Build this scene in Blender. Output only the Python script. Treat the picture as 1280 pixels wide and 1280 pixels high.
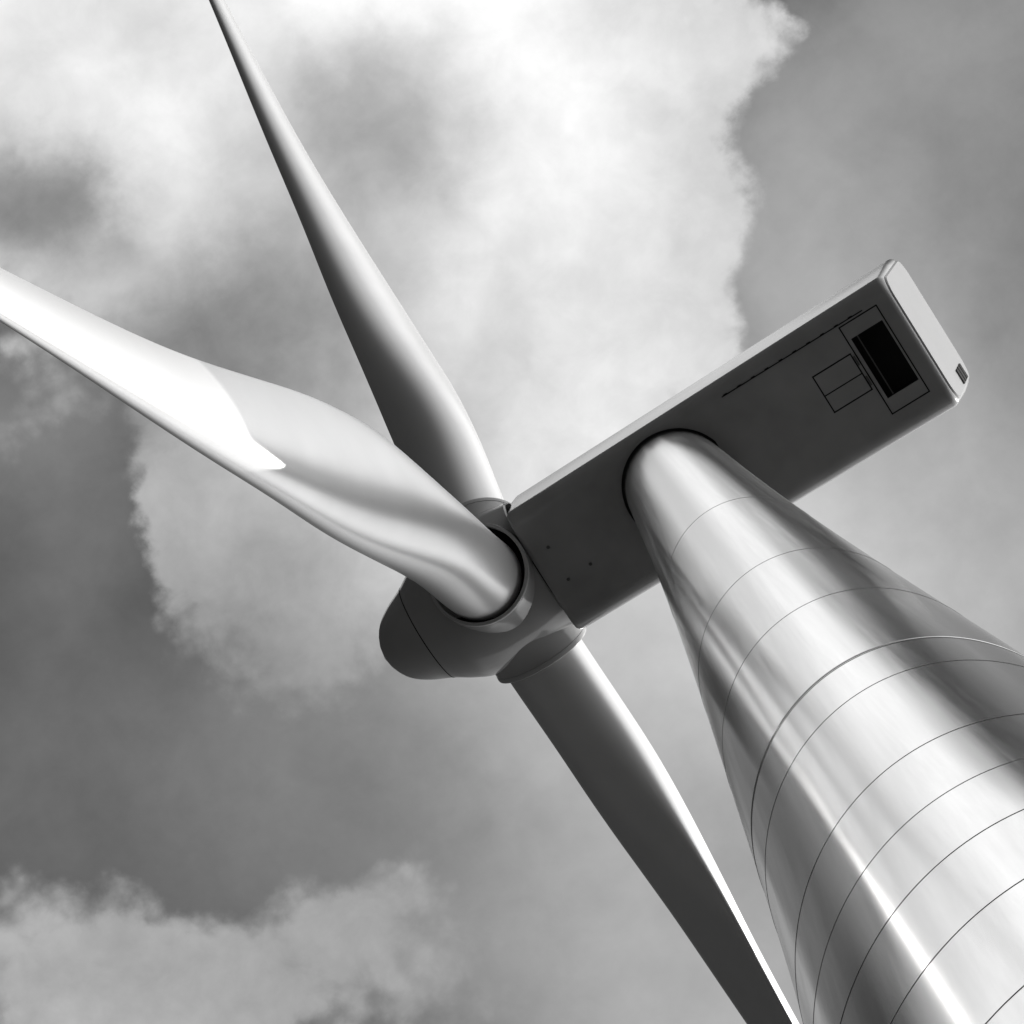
import bpy, bmesh, math
import numpy as np
from mathutils import Matrix, Vector

for o in list(bpy.data.objects):
    bpy.data.objects.remove(o, do_unlink=True)
SC = bpy.context.scene
COL = SC.collection

# ------------------------------------------------------------------ camera
cd = bpy.data.cameras.new('camera')
cam = bpy.data.objects.new('camera', cd)
COL.objects.link(cam)
R3 = np.array([[0.8464338, 0.53119532, -0.03716647],
               [0.53247872, -0.84381724, 0.06662488],
               [-0.00402911, 0.07618391, 0.99708564]])      # right, up, forward in columns
m = Matrix.Identity(4)
for i in range(3):
    m[i][0], m[i][1], m[i][2] = R3[i, 0], R3[i, 1], -R3[i, 2]
m[0][3], m[1][3], m[2][3] = -0.627063, -6.570766, 1.7
cam.matrix_world = m
cd.sensor_fit = 'HORIZONTAL'
cd.sensor_width = 36.0
cd.lens = 4281.508 / 1280 * 36.0
cd.clip_start, cd.clip_end = 0.1, 20000
SC.camera = cam
SC.render.resolution_x = SC.render.resolution_y = 1024

# ------------------------------------------------------------------ light
SUN_EL, SUN_AZ = math.radians(43.5), math.radians(32)       # azimuth from +x towards +y
SUN_STRENGTH = 2.9
sd = bpy.data.lights.new('sun', 'SUN')
sd.energy = SUN_STRENGTH
sd.angle = math.radians(0.5)
sd.color = (1.0, 0.985, 0.96)
sun = bpy.data.objects.new('sun', sd)
COL.objects.link(sun)
sdir = Vector((math.cos(SUN_EL) * math.cos(SUN_AZ), math.cos(SUN_EL) * math.sin(SUN_AZ), math.sin(SUN_EL)))
sun.rotation_euler = sdir.to_track_quat('Z', 'Y').to_euler()
sun.location = (0, 0, 200)

vs = SC.view_settings
SC.display_settings.display_device = 'sRGB'
vs.view_transform = 'Standard'
vs.look = 'None'
vs.exposure = 0.0
vs.gamma = 1.0
SC.cycles.use_adaptive_sampling = True
SC.cycles.max_bounces = 8

# ------------------------------------------------------------------ sky: clouds on a flat layer overhead
# control points: (x/z, y/z) of the direction to the point, value
CLOUD = [(-0.08, -0.122, 226), (-0.0505, -0.1035, 234), (-0.0126, -0.0769, 228), (-0.0104, -0.0456, 165), (-0.0252, -0.044, 178),
         (-0.0001, -0.0446, 182), (0.0218, -0.0445, 236), (0.0561, -0.0338, 238), (0.0709, -0.0136, 226), (0.0978, -0.013, 212),
         (0.0624, 0.022, 212), (0.0462, 0.0392, 215), (0.0267, 0.0352, 232), (0.0168, 0.0071, 238), (0.0072, -0.0127, 232),
         (-0.0165, -0.0056, 218), (-0.0017, 0.0366, 230), (-0.03, 0.0465, 220), (0.0183, 0.0575, 228), (-0.1114, -0.0818, 148),
         (-0.1025, -0.0762, 112), (-0.0867, -0.0772, 205), (-0.0608, -0.0746, 222), (-0.0738, -0.05, 195), (-0.0745, -0.0229, 165),
         (-0.0635, -0.0229, 130), (-0.0555, -0.0137, 150), (-0.0937, -0.0405, 165), (-0.0408, -0.0237, 190), (-0.1182, -0.0669, 185),
         (-0.1051, -0.0614, 195), (-0.0499, -0.0486, 205), (-0.1214, 0.0028, 172), (-0.1151, 0.0234, 172), (-0.1336, 0.0479, 155),
         (-0.1068, 0.0453, 160), (-0.0953, 0.0665, 168), (-0.1114, 0.0787, 150), (-0.1291, 0.0759, 140), (-0.2202, 0.1001, 168),
         (-0.2326, 0.115, 178), (-0.1948, 0.1218, 168), (-0.1812, 0.1445, 170), (-0.1385, 0.1346, 172), (-0.1178, 0.1505, 165),
         (-0.1521, 0.1516, 158), (-0.1111, 0.1887, 158), (0.0132, -0.1176, 264), (0.0915, -0.0684, 240), (-0.0649, -0.1667, 262),
         (-0.1254, -0.137, 236), (0.0437, -0.1656, 275), (0.1411, -0.1044, 245), (-0.0341, -0.2145, 275), (-0.1297, -0.194, 268),
         (-0.2205, -0.224, 250), (-0.1577, -0.3188, 255), (0.0267, -0.3087, 255), (0.1425, -0.2361, 260), (0.2198, -0.1876, 235),
         (0.0485, -0.2158, 278), (0.1142, -0.148, 265), (-0.1801, -0.1168, 205), (-0.2391, -0.1539, 205)]
CLEAR = [(-0.142, -0.0213, 142), (-0.1598, 0.0063, 128), (-0.179, 0.0361, 114), (-0.1675, 0.0573, 124), (-0.1903, 0.071, 104),
         (-0.1681, 0.1019, 134), (-0.1572, 0.12, 136), (-0.2178, 0.079, 112), (-0.1415, 0.0821, 150), (-0.1241, 0.0987, 136),
         (-0.123, 0.119, 130), (-0.0879, 0.1075, 170), (-0.1006, 0.1276, 158), (-0.0743, 0.1301, 174), (-0.0953, 0.159, 178),
         (-0.086, 0.1932, 176), (-0.0467, 0.1615, 178), (-0.0278, 0.1313, 200), (-0.034, 0.119, 222), (-0.0496, 0.2019, 185),
         (-0.1385, -0.044, 150), (-0.2063, 0.0567, 155), (-0.1231, -0.0205, 125), (-0.124, 0.1692, 150), (0.1163, 0.0013, 150),
         (0.1347, 0.0156, 146), (0.1543, 0.028, 145), (0.0882, 0.0246, 162), (0.1079, 0.037, 156), (0.1276, 0.0493, 142),
         (0.1353, 0.0679, 132), (0.0664, 0.0465, 174), (0.0858, 0.0505, 172), (0.0995, 0.0728, 158), (0.1107, 0.0991, 148),
         (0.1236, 0.0825, 135), (0.0986, 0.1053, 152), (0.0847, 0.1325, 166), (0.0589, 0.1163, 192), (0.042, 0.1168, 200),
         (0.0589, 0.1385, 186), (0.0702, 0.1651, 180), (0.179, 0.0544, 120), (0.1488, 0.1038, 120), (0.1867, 0.0865, 100),
         (0.0861, -0.0772, 40), (0.1091, -0.0749, 30), (0.1461, -0.0562, 50), (0.1411, -0.1044, 50), (0.1719, -0.0448, 80),
         (0.2267, -0.0238, 85), (0.2544, -0.1131, 85), (0.238, 0.0915, 95), (0.19, 0.1711, 130), (0.3128, 0.0572, 100),
         (0.3126, -0.0765, 90), (-0.3036, -0.0563, 45), (-0.3369, -0.1329, 55), (-0.4026, -0.0346, 50), (-0.3492, 0.0557, 80),
         (-0.2014, -0.0199, 75), (-0.2271, 0.0198, 65), (-0.244, -0.0188, 55), (-0.1759, -0.0592, 95), (-0.2055, -0.0778, 85),
         (-0.283, 0.0408, 85)]
COVER = [(0.0971, -0.0162, 1), (0.0743, -0.006, 0.9), (0.0668, 0.0084, 0.9), (0.0661, 0.0183, 0.7), (0.0523, 0.0294, 0.9),
         (0.0437, 0.0432, 0.8), (0.0324, 0.0526, 0.9), (0.0118, 0.059, 1), (0.0943, -0.0029, 0.1), (0.1005, -0.0086, 0.5),
         (0.1155, -0.0019, -1), (0.1011, 0.0081, -0.9), (0.0866, 0.0072, -0.9), (0.0828, 0.0157, -1), (0.081, 0.0296, -1),
         (0.0681, 0.0393, -0.8), (0.0615, 0.0544, -1), (0.0509, 0.067, -1), (0.044, 0.0958, -1), (0.0957, 0.0567, -1),
         (0.1298, 0.0235, -1), (0.0564, 0.1203, -1), (0.0787, 0.1287, -1), (0.1215, 0.0592, -1), (0.107, 0.1051, -1),
         (0.0291, -0.0126, 1.2), (0.0045, 0.0268, 1.2), (0.0021, -0.0568, 1.2), (-0.0371, -0.0815, 1.2), (-0.0764, -0.1062, 1.2),
         (-0.1014, -0.0673, 1), (-0.1189, -0.0701, 0.9), (-0.1168, -0.0605, 0.8), (-0.1089, -0.0857, 0.9), (-0.062, -0.0425, 1),
         (-0.035, 0.0019, 1.2), (-0.0253, 0.0522, 1), (-0.0548, -0.0105, 1), (-0.0942, -0.0353, 1), (0.0427, 0.0096, 1),
         (0.0672, -0.0295, 1.2), (-0.1214, 0.0028, 0.8), (-0.126, 0.0165, 0.8), (-0.1292, 0.0367, 0.5), (-0.1314, 0.0577, 0.25),
         (-0.1141, 0.0742, 0.4), (-0.1063, 0.04, 1), (-0.0951, 0.0749, 0.6), (-0.1118, -0.0078, 0.6), (-0.1197, -0.0086, 0.4),
         (-0.0825, 0.055, 1), (-0.1365, -0.004, -0.9), (-0.1457, 0.0125, -0.9), (-0.1489, 0.0327, -0.9), (-0.1502, 0.0543, -0.6),
         (-0.1389, 0.0781, -0.45), (-0.1516, -0.0107, -1), (-0.1726, 0.0262, -1), (-0.1176, 0.0972, -0.6), (-0.1838, 0.061, -1),
         (-0.1604, 0.0899, -1), (-0.1385, -0.044, -0.6), (-0.1318, -0.0286, -0.15), (-0.152, -0.0317, 0.2), (-0.0879, 0.1075, -0.7),
         (-0.0906, 0.1338, -1), (-0.058, 0.1263, -1), (-0.0358, 0.1263, -1), (-0.2209, 0.0969, 0.42), (-0.2049, 0.1069, 0.42),
         (-0.1888, 0.1213, 0.42), (-0.1754, 0.1354, 0.42), (-0.1646, 0.1493, 0.6), (-0.1369, 0.1342, 0.45), (-0.151, 0.1367, 0.5),
         (-0.1195, 0.1509, 0.3), (-0.2226, 0.1213, 1), (-0.1838, 0.1486, 1), (-0.1388, 0.1571, 0.2), (-0.1186, 0.1783, 0),
         (-0.2112, 0.0818, -0.7), (-0.1939, 0.0941, -0.4), (-0.1798, 0.1072, -0.6), (-0.1658, 0.1203, -0.7), (-0.1519, 0.1205, -0.7),
         (-0.1283, 0.1185, -0.9), (-0.1129, 0.1339, -0.8), (-0.098, 0.1545, -0.8), (-0.2083, 0.0555, -0.3), (-0.086, 0.1932, -1),
         (-0.056, 0.2121, -1), (-0.0507, 0.159, -1), (0.0132, -0.1176, 1.2), (0.0658, -0.071, 1), (-0.0649, -0.1667, 1.2),
         (0.0437, -0.1656, 1.2), (0.1045, -0.1327, 0.7), (-0.0341, -0.2145, 1), (0.179, 0.0544, -1), (0.1428, 0.1138, -1),
         (0.1867, 0.0865, -1), (0.238, 0.0915, -1), (0.19, 0.1711, -1), (0.3128, 0.0572, -1), (0.2072, -0.0361, -1),
         (0.2544, -0.1131, -1), (0.3126, -0.0765, -1), (0.0841, -0.0784, -1.3), (0.078, -0.0904, -1), (0.0651, -0.0742, -0.2),
         (0.1091, -0.0749, -1), (0.1461, -0.0562, -1), (0.0548, -0.0969, 0.8), (0.0635, -0.1237, 1), (0.0927, -0.1268, 0.9),
         (0.118, -0.1109, -0.9), (0.1628, -0.1175, -1), (0.1252, -0.157, 0.8), (0.1887, -0.1808, -0.8), (0.1065, -0.0401, -0.1),
         (0.2114, -0.0869, -1), (0.0803, -0.0592, 0.6), (0.1328, -0.2421, 1.2), (0.0267, -0.3087, 1.2), (0.0485, -0.2158, 1.2),
         (-0.1297, -0.194, 1.2), (-0.2205, -0.224, 1.2), (-0.1577, -0.3188, 1.2), (-0.1801, -0.1168, 0.9), (-0.2391, -0.1539, 0.9),
         (-0.2776, -0.0956, -0.9), (-0.3369, -0.1329, -1), (-0.3036, -0.0563, -1), (-0.4026, -0.0346, -1), (-0.3492, 0.0557, -1),
         (-0.2014, -0.0199, -1), (-0.2271, 0.0198, -1), (-0.244, -0.0188, -1), (-0.2055, -0.0778, -1), (-0.1317, -0.1274, 0.6)]


def rbf(points, base, ridge=1e-2, scale=2.3, rmin=0.012, rmax=0.16):
    P = np.array([(a, b) for a, b, c in points])
    v = np.array([c for a, b, c in points]) - base
    D = np.linalg.norm(P[:, None] - P[None], axis=2)
    D2 = D + np.eye(len(P)) * 9
    r = np.clip(np.sort(D2, axis=1)[:, 2] * scale, rmin, rmax)
    t = np.clip(1 - D / r[None, :], 0, 1)
    K = t * t * (3 - 2 * t)
    A = K.T @ K + ridge * np.eye(len(P))
    w = np.linalg.solve(A, K.T @ v)
    return [(P[i, 0], P[i, 1], r[i], w[i]) for i in range(len(P))]


W = bpy.data.worlds.new('World')
SC.world = W
W.use_nodes = True
nt = W.node_tree
nt.nodes.clear()
N, Lk = nt.nodes, nt.links


def node(kind, **kw):
    n = N.new(kind)
    for k, v in kw.items():
        setattr(n, k, v)
    return n


def put(sock, v):
    if hasattr(v, 'is_output'):
        Lk.new(v, sock)
    else:
        sock.default_value = v


def mth(op, a, b=0.0, c=0.0, clamp=False):
    n = node('ShaderNodeMath', operation=op, use_clamp=clamp)
    for s, v in zip(n.inputs, (a, b, c)):
        put(s, v)
    return n.outputs[0]


def vec(op, a, b=(0, 0, 0)):
    n = node('ShaderNodeVectorMath', operation=op)
    put(n.inputs[0], a)
    put(n.inputs[1], b)
    return n.outputs[1] if op in ('DISTANCE', 'LENGTH', 'DOT_PRODUCT') else n.outputs[0]


def maprange(v, a, b, c, d, kind='SMOOTHSTEP'):
    n = node('ShaderNodeMapRange', interpolation_type=kind, clamp=True)
    for s, x in zip(n.inputs, (v, a, b, c, d)):
        put(s, x)
    return n.outputs[0]


def noise(v, scale, detail, rough=0.55, dist=0.0):
    n = node('ShaderNodeTexNoise', noise_dimensions='3D')
    put(n.inputs['Vector'], v)
    n.inputs['Scale'].default_value = scale
    n.inputs['Detail'].default_value = detail
    n.inputs['Roughness'].default_value = rough
    n.inputs['Distortion'].default_value = dist
    return n


tc = node('ShaderNodeTexCoord')
sep = node('ShaderNodeSeparateXYZ')
Lk.new(tc.outputs['Generated'], sep.inputs[0])
zc = mth('MAXIMUM', sep.outputs[2], 0.06)
comb = node('ShaderNodeCombineXYZ')
Lk.new(mth('DIVIDE', sep.outputs[0], zc), comb.inputs[0])
Lk.new(mth('DIVIDE', sep.outputs[1], zc), comb.inputs[1])
p = comb.outputs[0]
# ragged edges: push the coordinates about with noise
wn = noise(p, 26.0, 9.0, 0.60)
woff = vec('SUBTRACT', wn.outputs['Color'], (0.5, 0.5, 0.5))
wsc = node('ShaderNodeVectorMath', operation='SCALE')
Lk.new(woff, wsc.inputs[0])
wsc.inputs['Scale'].default_value = 0.034
pw = vec('ADD', p, wsc.outputs[0])
wsv = node('ShaderNodeVectorMath', operation='SCALE')
Lk.new(woff, wsv.inputs[0])
wsv.inputs['Scale'].default_value = 0.012
pv = vec('ADD', p, wsv.outputs[0])


HALF, NS, RANK = 0.42, 72, 11           # half-width of the mapped part of the cloud layer, stations, terms


def grid_values(blobs, base):
    g = np.linspace(-HALF, HALF, NS)
    X, Y = np.meshgrid(g, g, indexing='ij')
    F = np.full(X.shape, base, float)
    for x, y, r, w in blobs:
        t = np.clip(1 - np.hypot(X - x, Y - y) / r, 0, 1)
        F += w * t * t * (3 - 2 * t)
    return F


def three_fields(pos, fields):
    """each smooth field as a short sum of products of curves: f(x, y) = sum u(x) v(y)"""
    sv = [np.linalg.svd(F) for F in fields]
    s3 = node('ShaderNodeSeparateXYZ')
    Lk.new(pos, s3.inputs[0])
    xyz = []
    for k in (0, 1):
        c = node('ShaderNodeCombineXYZ')
        q = mth('DIVIDE', s3.outputs[k], HALF)
        for i in range(3):
            Lk.new(q, c.inputs[i])
        xyz.append(c.outputs[0])
    acc = None
    for k in range(RANK):
        outs = []
        for side in (0, 1):
            n = node('ShaderNodeVectorCurve')
            n.mapping.use_clip = False
            n.mapping.extend = 'HORIZONTAL'
            for ch in range(3):
                U, S, Vt = sv[ch]
                vals = (U[:, k] if side == 0 else Vt[k]) * math.sqrt(S[k])
                cv = n.mapping.curves[ch]
                cv.points[0].location = (-1, vals[0])
                cv.points[1].location = (1, vals[-1])
                for t in range(1, NS - 1):
                    cv.points.new(-1 + 2 * t / (NS - 1), vals[t])
            n.mapping.update()
            Lk.new(xyz[side], n.inputs['Vector'])
            outs.append(n.outputs[0])
        if acc is None:
            acc = vec('MULTIPLY', outs[0], outs[1])
        else:
            m3 = node('ShaderNodeVectorMath', operation='MULTIPLY_ADD')
            Lk.new(outs[0], m3.inputs[0])
            Lk.new(outs[1], m3.inputs[1])
            Lk.new(acc, m3.inputs[2])
            acc = m3.outputs[0]
    so = node('ShaderNodeSeparateXYZ')
    Lk.new(acc, so.inputs[0])
    return so.outputs


fine = noise(p, 38.0, 9.0, 0.58, 0.15)
big = noise(p, 3.0, 3.0, 0.5)
finec = mth('SUBTRACT', fine.outputs[0], 0.5)
bigc = mth('SUBTRACT', big.outputs[0], 0.46)
f3 = three_fields(pw, [grid_values(rbf(COVER, 0.0), 0.0), grid_values(rbf(CLOUD, 215.0), 215.0) / 255, grid_values(rbf(CLEAR, 110.0), 110.0) / 255])
wisp = noise(p, 62.0, 11.0, 0.62, 0.35)
wispc = mth('SUBTRACT', wisp.outputs[0], 0.5)
cover = mth('MULTIPLY_ADD', finec, 0.75, f3[0])
cover = mth('MULTIPLY_ADD', wispc, 0.28, cover)
puff = node('ShaderNodeTexVoronoi', voronoi_dimensions='2D', feature='SMOOTH_F1')
puff.inputs['Scale'].default_value = 44.0
puff.inputs['Detail'].default_value = 2.5
puff.inputs['Roughness'].default_value = 0.55
puff.inputs['Smoothness'].default_value = 0.35
Lk.new(pv, puff.inputs['Vector'])
puffc = mth('SUBTRACT', 0.66, puff.outputs['Distance'])
cover = mth('MULTIPLY_ADD', puffc, 0.62, cover)
mask = maprange(cover, -0.42, 0.42, 0.0, 1.0)
cl = mth('MULTIPLY_ADD', finec, 0.08, f3[1])
cl = mth('MULTIPLY_ADD', wispc, 0.13, cl)
cl = mth('MULTIPLY_ADD', puffc, 0.03, cl)
billow = noise(pw, 16.0, 6.0, 0.55, 0.6)
cl = mth('MULTIPLY_ADD', mth('SUBTRACT', billow.outputs[0], 0.5), 0.14, cl)
ck = mth('MULTIPLY_ADD', finec, 0.10, f3[2])
ck = mth('MULTIPLY_ADD', wispc, 0.06, ck)


def lin(v):
    return mth('POWER', mth('MAXIMUM', v, 0.02), 2.2)


sky = node('ShaderNodeTexSky', sky_type='NISHITA')
sky.sun_disc = False
sky.sun_elevation = SUN_EL
sky.sun_rotation = math.pi / 2 - SUN_AZ
bw = node('ShaderNodeRGBToBW')
Lk.new(sky.outputs[0], bw.inputs[0])
SKY_STRENGTH = 0.1
SKY_AZ = SUN_AZ + math.radians(-4)
FAR_DARK, FAR_BRIGHT = 0.03, 1.5
# the clear air is the sky texture seen in black and white, thinned or thickened by thin cloud
clear_air = mth('MULTIPLY', mth('DIVIDE', lin(ck), 1.87 * SKY_STRENGTH), bw.outputs[0])
cloud_light = mth('DIVIDE', lin(cl), SKY_STRENGTH)
mx = node('ShaderNodeMix', data_type='FLOAT')
Lk.new(mask, mx.inputs[0])
Lk.new(clear_air, mx.inputs[2])
Lk.new(cloud_light, mx.inputs[3])
# farther down the sky: bright cloud on the sun's side, heavy grey cloud on the other
hor = vec('NORMALIZE', vec('MULTIPLY', tc.outputs['Generated'], (1, 1, 0)))
toward = vec('DOT_PRODUCT', hor, (math.cos(SKY_AZ), math.sin(SKY_AZ), 0))
side = maprange(toward, -0.35, 0.95, FAR_DARK, FAR_BRIGHT)
farcloud = mth('MULTIPLY', side, mth('MULTIPLY_ADD', bigc, 1.6, 1.0))
farcloud = mth('DIVIDE', mth('MAXIMUM', farcloud, 0.02), SKY_STRENGTH)
low = maprange(vec('LENGTH', p), 0.27, 0.52, 0.0, 1.0)
mx2 = node('ShaderNodeMix', data_type='FLOAT')
Lk.new(low, mx2.inputs[0])
Lk.new(mx.outputs[0], mx2.inputs[2])
Lk.new(farcloud, mx2.inputs[3])
bg = node('ShaderNodeBackground')
bg.inputs['Strength'].default_value = SKY_STRENGTH
Lk.new(mx2.outputs[0], bg.inputs['Color'])
wo = node('ShaderNodeOutputWorld')
Lk.new(bg.outputs[0], wo.inputs['Surface'])
W.cycles.sampling_method = 'MANUAL'
W.cycles.sample_map_resolution = 1024


# ------------------------------------------------------------------ materials
def material(name, base, rough, spec=0.5, metal=0.0, dirt=0.0, dirt_scale=1.0, streak=False, coat=0.0, bump=0.0):
    mt = bpy.data.materials.new(name)
    mt.use_nodes = True
    t = mt.node_tree
    b = t.nodes['Principled BSDF']
    b.inputs['Base Color'].default_value = (base, base, base, 1)
    b.inputs['Roughness'].default_value = rough
    b.inputs['Specular IOR Level'].default_value = spec
    b.inputs['Metallic'].default_value = metal
    b.inputs['Coat Weight'].default_value = coat
    b.inputs['Coat Roughness'].default_value = 0.12
    if dirt > 0:
        c = t.nodes.new('ShaderNodeTexCoord')
        mp = t.nodes.new('ShaderNodeMapping')
        t.links.new(c.outputs['Object'], mp.inputs[0])
        if streak:
            mp.inputs['Scale'].default_value = (7.0, 7.0, 0.05)
        n1 = t.nodes.new('ShaderNodeTexNoise')
        n1.inputs['Scale'].default_value = dirt_scale
        n1.inputs['Detail'].default_value = 6 if streak else 4
        n1.inputs['Roughness'].default_value = 0.6 if streak else 0.5
        t.links.new(mp.outputs[0], n1.inputs['Vector'])
        mr = t.nodes.new('ShaderNodeMapRange')
        mr.inputs[1].default_value = 0.3
        mr.inputs[2].default_value = 0.7
        mr.inputs[3].default_value = base * (1 - dirt)
        mr.inputs[4].default_value = base * (1 + dirt * 0.25)
        t.links.new(n1.outputs[0], mr.inputs[0])
        cb = t.nodes.new('ShaderNodeCombineColor')
        for k in range(3):
            t.links.new(mr.outputs[0], cb.inputs[k])
        t.links.new(cb.outputs[0], b.inputs['Base Color'])
        mr2 = t.nodes.new('ShaderNodeMapRange')
        mr2.inputs[1].default_value = 0.3
        mr2.inputs[2].default_value = 0.7
        mr2.inputs[3].default_value = rough * (1.35 if streak else 1.04)
        mr2.inputs[4].default_value = rough * (0.85 if streak else 0.98)
        t.links.new(n1.outputs[0], mr2.inputs[0])
        t.links.new(mr2.outputs[0], b.inputs['Roughness'])
        if bump > 0:
            bp = t.nodes.new('ShaderNodeBump')
            bp.inputs['Strength'].default_value = bump
            bp.inputs['Distance'].default_value = 0.02
            t.links.new(n1.outputs[0], bp.inputs['Height'])
            t.links.new(bp.outputs[0], b.inputs['Normal'])
    return mt


M_TOWER = material('tower_paint', 0.92, 0.13, 0.5, metal=0.85, dirt=0.12, dirt_scale=1.0, streak=True)
M_BLADE = material('blade_gelcoat', 0.84, 0.33, 0.6, metal=0.42, dirt=0.05, dirt_scale=0.6)
M_NAC = material('nacelle_paint', 0.42, 0.18, 0.5, dirt=0.15, dirt_scale=0.9)
M_REAR = material('rear_panel_paint', 0.34, 0.28, 0.5, dirt=0.05)
M_SPIN = material('spinner_paint', 0.48, 0.12, 0.5, dirt=0.08)
M_SEAM = material('seam_sealant', 0.56, 0.30, 0.4, metal=0.75, dirt=0.45, dirt_scale=1.6)
M_HINGE = material('dark_hinge_metal', 0.12, 0.5, 0.4)
M_GAP = material('black_rubber', 0.012, 0.8, 0.1)
M_STEEL = material('collar_steel', 0.55, 0.30, 0.5, metal=0.0)
M_MESH = material('vent_mesh', 0.02, 0.6, 0.2)


# ------------------------------------------------------------------ helpers
def link(name, me, mats, parent=None, mat=None, smooth=35):
    for x in (mats if isinstance(mats, (list, tuple)) else [mats]):
        me.materials.append(x)
    if smooth:
        me.polygons.foreach_set('use_smooth', [True] * len(me.polygons))
        me.set_sharp_from_angle(angle=math.radians(smooth))
    o = bpy.data.objects.new(name, me)
    COL.objects.link(o)
    if parent:
        o.parent = parent
    if mat is not None:
        o.matrix_local = mat
    return o


def from_bm(bm, name, recalc=True):
    if recalc:
        bmesh.ops.recalc_face_normals(bm, faces=bm.faces)
    me = bpy.data.meshes.new(name)
    bm.to_mesh(me)
    bm.free()
    return me


def lathe(profile, seg=128, cap_start=False, cap_end=False, axis='Z'):
    """profile: (radius, height); a closed surface turned about the axis"""
    bm = bmesh.new()
    rings = []
    for r, h in profile:
        if r < 1e-6:
            v = bm.verts.new((0, 0, h))
            rings.append([v] * seg)
        else:
            rings.append([bm.verts.new((r * math.cos(2 * math.pi * k / seg), r * math.sin(2 * math.pi * k / seg), h)) for k in range(seg)])
    for a, b in zip(rings[:-1], rings[1:]):
        for k in range(seg):
            q = [a[k], a[(k + 1) % seg], b[(k + 1) % seg], b[k]]
            u = []
            for v in q:
                if v not in u:
                    u.append(v)
            if len(u) > 2:
                bm.faces.new(u)
    if cap_start and profile[0][0] > 1e-6:
        bm.faces.new(rings[0])
    if cap_end and profile[-1][0] > 1e-6:
        bm.faces.new(rings[-1])
    if axis == 'X':                                     # height runs to -x (towards the nose)
        bmesh.ops.transform(bm, matrix=Matrix(((0, 0, -1, 0), (0, 1, 0, 0), (1, 0, 0, 0), (0, 0, 0, 1))), verts=bm.verts)
    return bm


def box(bm, x0, x1, y0, y1, z0, z1):
    v = [bm.verts.new((x, y, z)) for z in (z0, z1) for y in (y0, y1) for x in (x0, x1)]
    for f in ((0, 1, 3, 2), (4, 5, 7, 6), (0, 1, 5, 4), (2, 3, 7, 6), (0, 2, 6, 4), (1, 3, 7, 5)):
        bm.faces.new([v[i] for i in f])


def smooth_interp(x, xn, yn):
    """cubic Hermite through the stations, monotone where they are"""
    x, xn, yn = np.asarray(x, float), np.asarray(xn, float), np.asarray(yn, float)
    h = np.diff(xn)
    d = np.diff(yn) / h
    mm = np.zeros(len(xn))
    for i in range(1, len(xn) - 1):
        if d[i - 1] * d[i] > 0:
            w1, w2 = 2 * h[i] + h[i - 1], h[i] + 2 * h[i - 1]
            mm[i] = (w1 + w2) / (w1 / d[i - 1] + w2 / d[i])
    mm[0], mm[-1] = d[0], d[-1]
    k = np.clip(np.searchsorted(xn, x) - 1, 0, len(xn) - 2)
    t = np.clip((x - xn[k]) / h[k], 0, 1)
    return ((1 + 2 * t) * (1 - t) ** 2 * yn[k] + t * (1 - t) ** 2 * h[k] * mm[k]
            + t * t * (3 - 2 * t) * yn[k + 1] + t * t * (t - 1) * h[k] * mm[k + 1])


# ------------------------------------------------------------------ ground
def ground():
    bm = bmesh.new()
    rs = [0, 6, 15, 40, 100, 300, 900, 2500, 6000]
    seg = 48
    prev = None
    c = bm.verts.new((0, 0, 0))
    for r in rs[1:]:
        ring = []
        for k in range(seg):
            a = 2 * math.pi * k / seg
            z = 0.0 if r < 30 else 0.012 * r * math.sin(3 * a + r * 0.01) * (1 if r < 1000 else 0.3) - 0.004 * r
            ring.append(bm.verts.new((r * math.cos(a), r * math.sin(a), z)))
        for k in range(seg):
            if prev is None:
                bm.faces.new((c, ring[k], ring[(k + 1) % seg]))
            else:
                bm.faces.new((prev[k], ring[k], ring[(k + 1) % seg], prev[(k + 1) % seg]))
        prev = ring
    mt = material('dark_grass', 0.045, 0.95, 0.1, dirt=0.5, dirt_scale=0.35)
    o = link('ground', from_bm(bm, 'ground'), mt, smooth=60)
    o['kind'] = 'structure'


ground()

# ------------------------------------------------------------------ the wind turbine
HT = 78.0                    # tower top
TILT = 0.08250966
turbine = bpy.data.objects.new('wind_turbine', None)
COL.objects.link(turbine)
turbine.empty_display_size = 3
turbine['label'] = 'tall pale wind turbine seen from its foot, three twisted blades, long box nacelle'
turbine['category'] = 'wind turbine'

# tower
TZ = [0, 16, 22, 28, 36, 46, 56, 66, 78]
TR = [2.45, 2.195, 1.997, 1.80, 1.661, 1.498, 1.369, 1.28, 1.215]


def tower_r(z):
    return float(smooth_interp([z], TZ, TR)[0])


prof = [(tower_r(z), z) for z in np.linspace(0, HT - 0.02, 118)]
tower = link('tower', from_bm(lathe(prof, 192, True, True), 'tower'), M_TOWER, turbine, smooth=40)


def band(z, h, proud, mat, name):
    r0, r1 = tower_r(z - h / 2), tower_r(z + h / 2)
    pr = [(r0 - 0.01, z - h / 2), (r0 + proud, z - h / 2 + h * 0.2), (r1 + proud, z + h / 2 - h * 0.2), (r1 - 0.01, z + h / 2)]
    o = link(name, from_bm(lathe(pr, 192), name), mat, tower, smooth=60)
    return o


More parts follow.
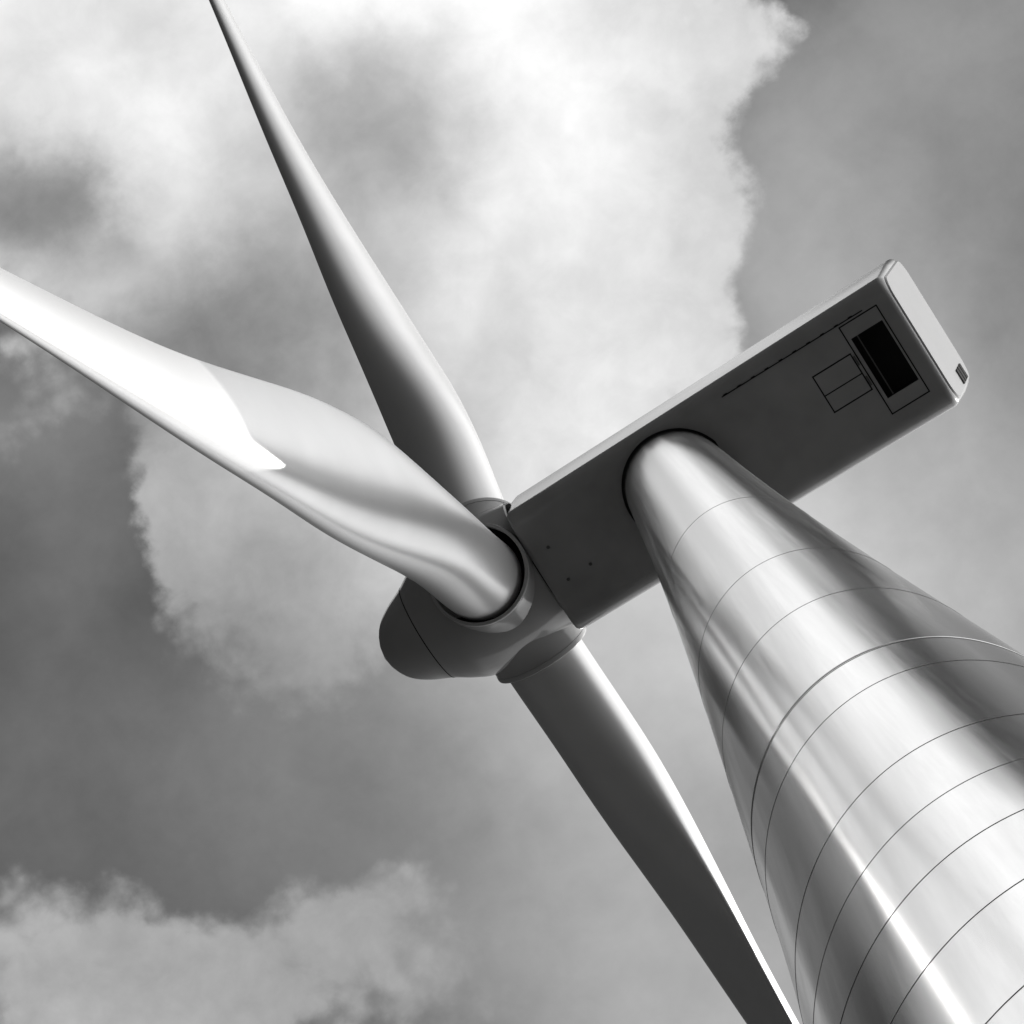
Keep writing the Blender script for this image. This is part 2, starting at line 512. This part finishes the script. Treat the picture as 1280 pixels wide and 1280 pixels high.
SEAMS = [(55.2, 0.46), (44.3, .2), (38.2, .3), (30.7, .9), (26.7, 1), (24.4, .2), (22.5, .46), (20.6, 1), (18.5, .9), (16.5, 1), (16.3, .6), (13.5, 1), (10.5, 1), (7.5, 1), (4.5, 1)]
for z, k in SEAMS:
    band(z, 0.010 * (0.35 + 0.65 * k), 0.003, M_SEAM if k > .45 else M_TOWER, 'weld_seam')
band(32.80, 0.10, 0.003, M_TOWER, 'flange')
band(32.70, 0.016, 0.003, M_SEAM, 'weld_seam')

yaw = link('yaw_ring', from_bm(lathe([(1.20, HT - 0.10), (1.275, HT - 0.10), (1.275, HT + 0.08), (1.20, HT + 0.08)], 128), 'yaw_ring'), M_GAP, turbine)

# nacelle frame: x to the rear, z up, tilted nose up
NM = Matrix.Translation((0, 0, HT)) @ Matrix.Rotation(TILT, 4, 'Y')
HW, HGT = 1.64, 3.75


def nacelle_section(n=10):
    """outline of the cross-section, (y, z) from the middle of the underside round; plain points on the underside mark the vent hole"""
    pts = []
    rb, rt = 0.42, 0.62
    hb = 1.57                                            # walls lean out towards the top
    flat = hb - rb
    for y in (-0.75, 0.0, 0.80):
        pts.append((y, 0.0))
    pts.append((flat, 0.0))
    for k in range(1, n + 1):
        a = math.pi / 2 * k / n
        pts.append((flat + rb * math.sin(a), rb * (1 - math.cos(a))))
    pts.append((HW - 0.02, HGT * 0.55))
    w2 = HW - 0.04
    for k in range(n + 1):
        a = math.pi / 2 * k / n
        pts.append((w2 - rt + rt * math.cos(a), HGT - rt + rt * math.sin(a)))
    pts.append((0.0, HGT + 0.04))
    for k in range(n + 1):
        a = math.pi / 2 * (1 - k / n)
        pts.append((-(w2 - rt + rt * math.cos(a)), HGT - rt + rt * math.sin(a)))
    pts.append((-(HW - 0.02), HGT * 0.55))
    for k in range(n, 0, -1):
        a = math.pi / 2 * k / n
        pts.append((-(flat + rb * math.sin(a)), rb * (1 - math.cos(a))))
    pts.append((-flat, 0.0))
    return pts


def build_nacelle():
    sec = nacelle_section()
    cy, cz = 0.0, HGT / 2
    bm = bmesh.new()
    XF, XR, SL = -3.70, 6.22, 0.165
    st = [(XF, 0.86), (XF, 0.955), (XF + 0.05, 0.985), (XF + 0.14, 1.0)]
    st += [(x, 1.0) for x in (-2.0, 0.0, 2.5, 4.96, 5.76)]
    B = 0.15
    for k in range(0, 6):
        a = math.pi / 2 * k / 5
        st.append((XR - B + B * math.sin(a), 1.0 - (B / HW) * (1 - math.cos(a))))
    rings = []
    for i, (x, s) in enumerate(st):
        ring = []
        grow = 1.0 + 0.075 * (x - XF) / (XR - XF)               # slightly wider to the rear
        inset = (1 - s) * HW
        for y, z in sec:
            yy, zz = y * grow, z
            if s < 1:
                yy = math.copysign(max(abs(yy) - inset, abs(yy) * 0.2), yy) if abs(y) > 0.9 else yy
                zz = cz + (z - cz) * (1 - inset / cz)
            yy = y if abs(y) < 0.9 and z == 0.0 else yy + 0.10
            xx = x + (SL * (zz - 0.0) * max(0.0, min(1.0, (x - 2.5) / (XR - 2.5))) if x > 5.8 else 0.0)
            ring.append(bm.verts.new((xx, yy, zz)))
        rings.append(ring)
    n = len(sec)
    for i in range(len(rings) - 1):
        for k in range(n):
            if st[i][0] == 4.96 and k in (0, 1):
                continue                                        # the vent hole
            bm.faces.new((rings[i][k], rings[i][(k + 1) % n], rings[i + 1][(k + 1) % n], rings[i + 1][k]))
    bm.faces.new(rings[0])
    bm.faces.new(rings[-1])
    bmesh.ops.recalc_face_normals(bm, faces=bm.faces)
    return link('nacelle', from_bm(bm, 'nacelle', False), M_NAC, turbine, NM, 32)


nacelle = build_nacelle()

# the vent duct behind the hole: four walls and a dark mesh deep inside
bm = bmesh.new()
D = 0.55
vb = [(4.96, -0.75), (5.76, -0.75), (5.76, 0.80), (4.96, 0.80)]
lo = [bm.verts.new((x, y, 0.0)) for x, y in vb]
hi = [bm.verts.new((x, y, D)) for x, y in vb]
for k in range(4):
    bm.faces.new((lo[k], lo[(k + 1) % 4], hi[(k + 1) % 4], hi[k]))
bm.faces.new(hi)
vent = link('vent_opening', from_bm(bm, 'vent_opening', False), M_MESH, nacelle, smooth=0)
bm = bmesh.new()
box(bm, 5.10, 5.13, -0.74, 0.79, 0.06, 0.16)
link('vent_bar', from_bm(bm, 'vent_bar'), M_HINGE, vent, smooth=0)


def outline(bm, x0, x1, y0, y1, w, z0=-0.006, z1=0.003, sides='xXyY'):
    if 'x' in sides: box(bm, x0 - w / 2, x0 + w / 2, y0 + w / 2, y1 - w / 2, z0, z1)
    if 'X' in sides: box(bm, x1 - w / 2, x1 + w / 2, y0 + w / 2, y1 - w / 2, z0, z1)
    if 'y' in sides: box(bm, x0 - w / 2, x1 + w / 2, y0 - w / 2, y0 + w / 2, z0, z1)
    if 'Y' in sides: box(bm, x0 - w / 2, x1 + w / 2, y1 - w / 2, y1 + w / 2, z0, z1)


bm = bmesh.new()
outline(bm, 4.865, 5.82, -1.10, 1.15, 0.030)
link('vent_panel_joint', from_bm(bm, 'vent_panel_joint'), M_GAP, nacelle, smooth=0)
# lifting hatch: two leaves with a dark joint round them and a hinge
bm = bmesh.new()
for y0, y1 in ((-0.462, 0.012), (0.040, 0.43)):
    box(bm, 3.815, 4.755, y0, y1, -0.008, 0.002)
hatch = link('hatch', from_bm(bm, 'hatch'), M_NAC, nacelle, smooth=0)
bm = bmesh.new()
outline(bm, 3.80, 4.77, -0.478, 0.445, 0.034, -0.0045, 0.003)
box(bm, 3.812, 4.758, 0.008, 0.044, -0.0045, 0.003)
link('joint', from_bm(bm, 'joint'), M_GAP, hatch, smooth=0)
for y in (-0.40, 0.12):
    bm = bmesh.new()
    box(bm, 4.79, 4.83, y, y + 0.24, -0.03, 0.002)
    link('hinge', from_bm(bm, 'hinge'), M_HINGE, hatch, smooth=0)
# long joint of the underside with its row of fasteners
bm = bmesh.new()
box(bm, 1.85, 5.50, -1.178, -1.152, -0.005, 0.003)
x = 1.9
while x < 5.5:
    box(bm, x, x + 0.10, -1.195, -1.173, -0.012, 0.003)
    x += 0.36
link('floor_joint', from_bm(bm, 'floor_joint'), M_GAP, nacelle, smooth=0)
for x, y in ((-2.62, 0.47), (-3.23, 0.50), (-3.23, -0.35)):
    o = link('drain_plug', from_bm(lathe([(0.0, -0.03), (0.035, -0.028), (0.04, 0.002)], 20), 'drain_plug'), M_HINGE, nacelle, Matrix.Translation((x, y, 0)))

# rear wall panel and its grille
SLA = math.atan(0.165)
RM = Matrix.Translation((6.22, 0.10, 0)) @ Matrix.Rotation(SLA, 4, 'Y')
def rounded_plate(y0, y1, z0, z1, r, x0, x1, bev=0.03):
    bm = bmesh.new()
    def loop(x, ins):
        pts = []
        for cy_, cz_, a0 in ((y1 - r, z0 + r, -90), (y1 - r, z1 - r, 0), (y0 + r, z1 - r, 90), (y0 + r, z0 + r, 180)):
            for k in range(9):
                a = math.radians(a0 + 90 * k / 8)
                pts.append(bm.verts.new((x, cy_ + (r - ins) * math.cos(a), cz_ + (r - ins) * math.sin(a))))
        return pts
    a, b, c = loop(x0, 0), loop(x1 - bev, 0), loop(x1, bev)
    for u, v in ((a, b), (b, c)):
        for k in range(len(u)):
            bm.faces.new((u[k], u[(k + 1) % len(u)], v[(k + 1) % len(u)], v[k]))
    bm.faces.new(c)
    bm.faces.new(a)
    return bm
rear = link('rear_panel', from_bm(rounded_plate(-1.60, 1.60, 0.13, HGT - 0.1, 0.5, -0.02, 0.035), 'rear_panel'), M_REAR, nacelle, RM, 40)
bm = bmesh.new()
for k in range(3):
    z = 1.95 + 0.36 * k
    box(bm, 0.034, 0.06, 1.16, 1.52, z, z + 0.27)
link('grille', from_bm(bm, 'grille'), M_GAP, rear, smooth=0)

# spinner: nose towards -x of the nacelle frame
HUBX, HUBZ = -4.8493, 1.6867
SM = NM @ Matrix.Translation((HUBX, 0, HUBZ))
DR = HUBX + 3.70 + 0.03                       # back edge of the spinner, just clear of the nacelle
pf = [(1.2, DR), (1.575, DR), (1.61, DR + 0.035)]
dd = np.linspace(-1.0, 3.26, 50)
rr = smooth_interp(dd, [-1.0, -0.3, 0.5, 1.15, 1.6, 2.0, 2.5, 2.85, 3.04, 3.13, 3.16], [1.62, 1.73, 1.74, 1.65, 1.45, 1.21, 0.97, 0.72, 0.45, 0.20, 0.0])
pf += [(max(r, 0.0), d) for d, r in zip(dd, rr)]
spinner = link('spinner', from_bm(lathe(pf, 128, True, False, 'X'), 'spinner'), M_SPIN, turbine, SM, 35)
def spin_r(d): return float(smooth_interp([d], dd, rr)[0])
d0 = 2.0
link('nose_joint', from_bm(lathe([(spin_r(d0 - .016) - .01, d0 - .016), (spin_r(d0 - .012) + .004, d0 - .012), (spin_r(d0 + .012) + .004, d0 + .012), (spin_r(d0 + .016) - .01, d0 + .016)], 128, axis='X'), 'nose_joint'), M_GAP, spinner)
link('hub_joint', from_bm(lathe([(1.40, DR - 0.05), (1.55, DR - 0.05), (1.55, DR + 0.005), (1.40, DR + 0.005)], 128, axis='X'), 'hub_joint'), M_GAP, spinner)

# blades
RN = [1.3, 2.6, 4.2, 6.2, 8.5, 11.5, 15, 20, 27, 36, 46]
Q_CH = [1.9513, 1.9300, 1.8800, 2.1486, 2.7721, 2.8356, 2.4317, 1.8077, 1.1706, 0.5749, 0.4500]
Q_RF = [0.5513, 0.5163, 0.4392, 0.3705, 0.3064, 0.3089, 0.3250, 0.3659, 0.3497, 0.3224, 0.2966]
Q_TW = [0.6835, 0.6291, 0.5745, 0.5183, 0.4536, 0.3771, 0.3002, 0.2217, 0.1410, 0.0593, -0.0226]
Q_TC = [1.0001, 0.9950, 0.9000, 0.6300, 0.4400, 0.3500, 0.3198, 0.3000, 0.2485, 0.2096, 0.1800]
Q_NF = [-0.0086, 0.0076, -0.0369, -0.0500, 0.0141, 0.0666, 0.0501, 0.0662, 0.0244, -0.0130, -0.0442]
PHI, CONE = 2.77024, 0.02601


def blade_mesh():
    MS = 64
    ang = np.linspace(0, 2 * math.pi, MS, endpoint=False)
    x = (1 - np.cos(ang)) / 2
    bm = bmesh.new()
    rings = []
    st = np.concatenate([np.linspace(1.3, 12, 60), np.linspace(12.3, 45.2, 90), 45.2 + 0.8 * np.sin(np.linspace(0.15, math.pi / 2, 10))])
    fine_r = np.linspace(-2, 50, 1041)
    ker = np.exp(-0.5 * (np.arange(-60, 61) * 0.05 / 1.2) ** 2)
    ker /= ker.sum()
    fair = []
    for qv in (Q_CH, Q_RF, Q_TW, Q_TC, Q_NF):              # fair curves along the blade
        y = smooth_interp(np.clip(fine_r, RN[0], RN[-1]), RN, qv)
        fair.append(np.convolve(np.pad(y, 60, mode='edge'), ker, mode='valid'))
    for r in st:
        ch, rf, tw, tcx, nf = [float(np.interp(r, fine_r, y)) for y in fair]
        if r > 45.2:
            ch *= max(0.05, math.sqrt(max(0.0, 1 - ((r - 45.2) / 0.8) ** 2)))
        yt = 5 * tcx * (.2969 * np.sqrt(x) - .126 * x - .3516 * x ** 2 + .2843 * x ** 3 - .1015 * x ** 4)
        y = np.where(ang <= math.pi, yt, -yt)
        k = min(max((tcx - .30) / .70, 0), 1)
        k = k * k * (3 - 2 * k)
        camber = 0.10 * (1 - k) * (1 - x) * x * min(1.0, max(0.0, (r - 3) / 6))
        y = (1 - k) * y + k * 0.5 * np.sin(ang) + -1.0 * camber
        X, Y = ch * (rf - x), ch * y
        # local frame: x = direction of travel, y = minus the wind side, z = along the blade
        ax = np.cos(tw) * X - np.sin(tw) * Y
        ay = np.sin(tw) * X + np.cos(tw) * Y + nf
        rings.append([bm.verts.new((ax[j], -ay[j], r)) for j in range(MS)])
    for a, b in zip(rings[:-1], rings[1:]):
        for j in range(MS):
            bm.faces.new((a[j], a[(j + 1) % MS], b[(j + 1) % MS], b[j]))
    bm.faces.new(rings[0])
    bm.faces.new(rings[-1])
    return from_bm(bm, 'blade')


bme = blade_mesh()
bme.materials.append(M_BLADE)
bme.polygons.foreach_set('use_smooth', [True] * len(bme.polygons))
bme.set_sharp_from_angle(angle=math.radians(50))

A = Vector((-math.cos(TILT), 0, math.sin(TILT)))
V = Vector((math.sin(TILT), 0, math.cos(TILT)))
L = Vector((0, -1, 0))
HUB = SM.translation
cpf = [(1.36, 1.0), (1.28, 1.25), (1.22, 1.45), (1.185, 1.62), (1.17, 1.78), (1.165, 1.84)]
lip_me = from_bm(lathe([(1.14, 1.76), (1.18, 1.76), (1.185, 1.835), (1.18, 1.87), (1.165, 1.88), (1.115, 1.88), (1.102, 1.865), (1.10, 1.40)], 96), 'collar_lip')
collar_me = from_bm(lathe(cpf, 96), 'blade_collar')
gap_me = from_bm(lathe([(0.90, 1.62), (1.102, 1.62), (1.102, 1.57), (0.90, 1.57)], 96), 'gap_seal')
for me, mt in ((collar_me, M_SPIN), (gap_me, M_GAP), (lip_me, M_STEEL)):
    me.materials.append(mt)
    me.polygons.foreach_set('use_smooth', [True] * len(me.polygons))
    me.set_sharp_from_angle(angle=math.radians(35))
BL = ['near blade pointing down towards the foot, broad and brightly lit', 'upper blade reaching up past the top of the sky', 'lower blade running alongside the tower, dark beneath']
for i in range(3):
    ph = PHI + (0, -2 * math.pi / 3, 2 * math.pi / 3)[i]
    b = (math.sin(ph) * L + math.cos(ph) * V)
    b = math.cos(CONE) * b + math.sin(CONE) * A
    tang = math.cos(ph) * L - math.sin(ph) * V
    fr = tang.cross(b)
    mw = Matrix.Identity(4)
    for r in range(3):
        mw[r][0], mw[r][1], mw[r][2], mw[r][3] = tang[r], -fr[r], b[r], HUB[r]
    bo = bpy.data.objects.new('blade', bme)
    COL.objects.link(bo)
    bo.parent = turbine
    bo.matrix_local = mw
    bo['label'] = BL[i]
    co = bpy.data.objects.new('blade_collar', collar_me)
    COL.objects.link(co)
    co.parent = spinner
    co.matrix_local = SM.inverted() @ mw
    go = bpy.data.objects.new('gap_seal', gap_me)
    COL.objects.link(go)
    go.parent = spinner
    go.matrix_local = SM.inverted() @ mw
    lo = bpy.data.objects.new('collar_lip', lip_me)
    COL.objects.link(lo)
    lo.parent = spinner
    lo.matrix_local = SM.inverted() @ mw
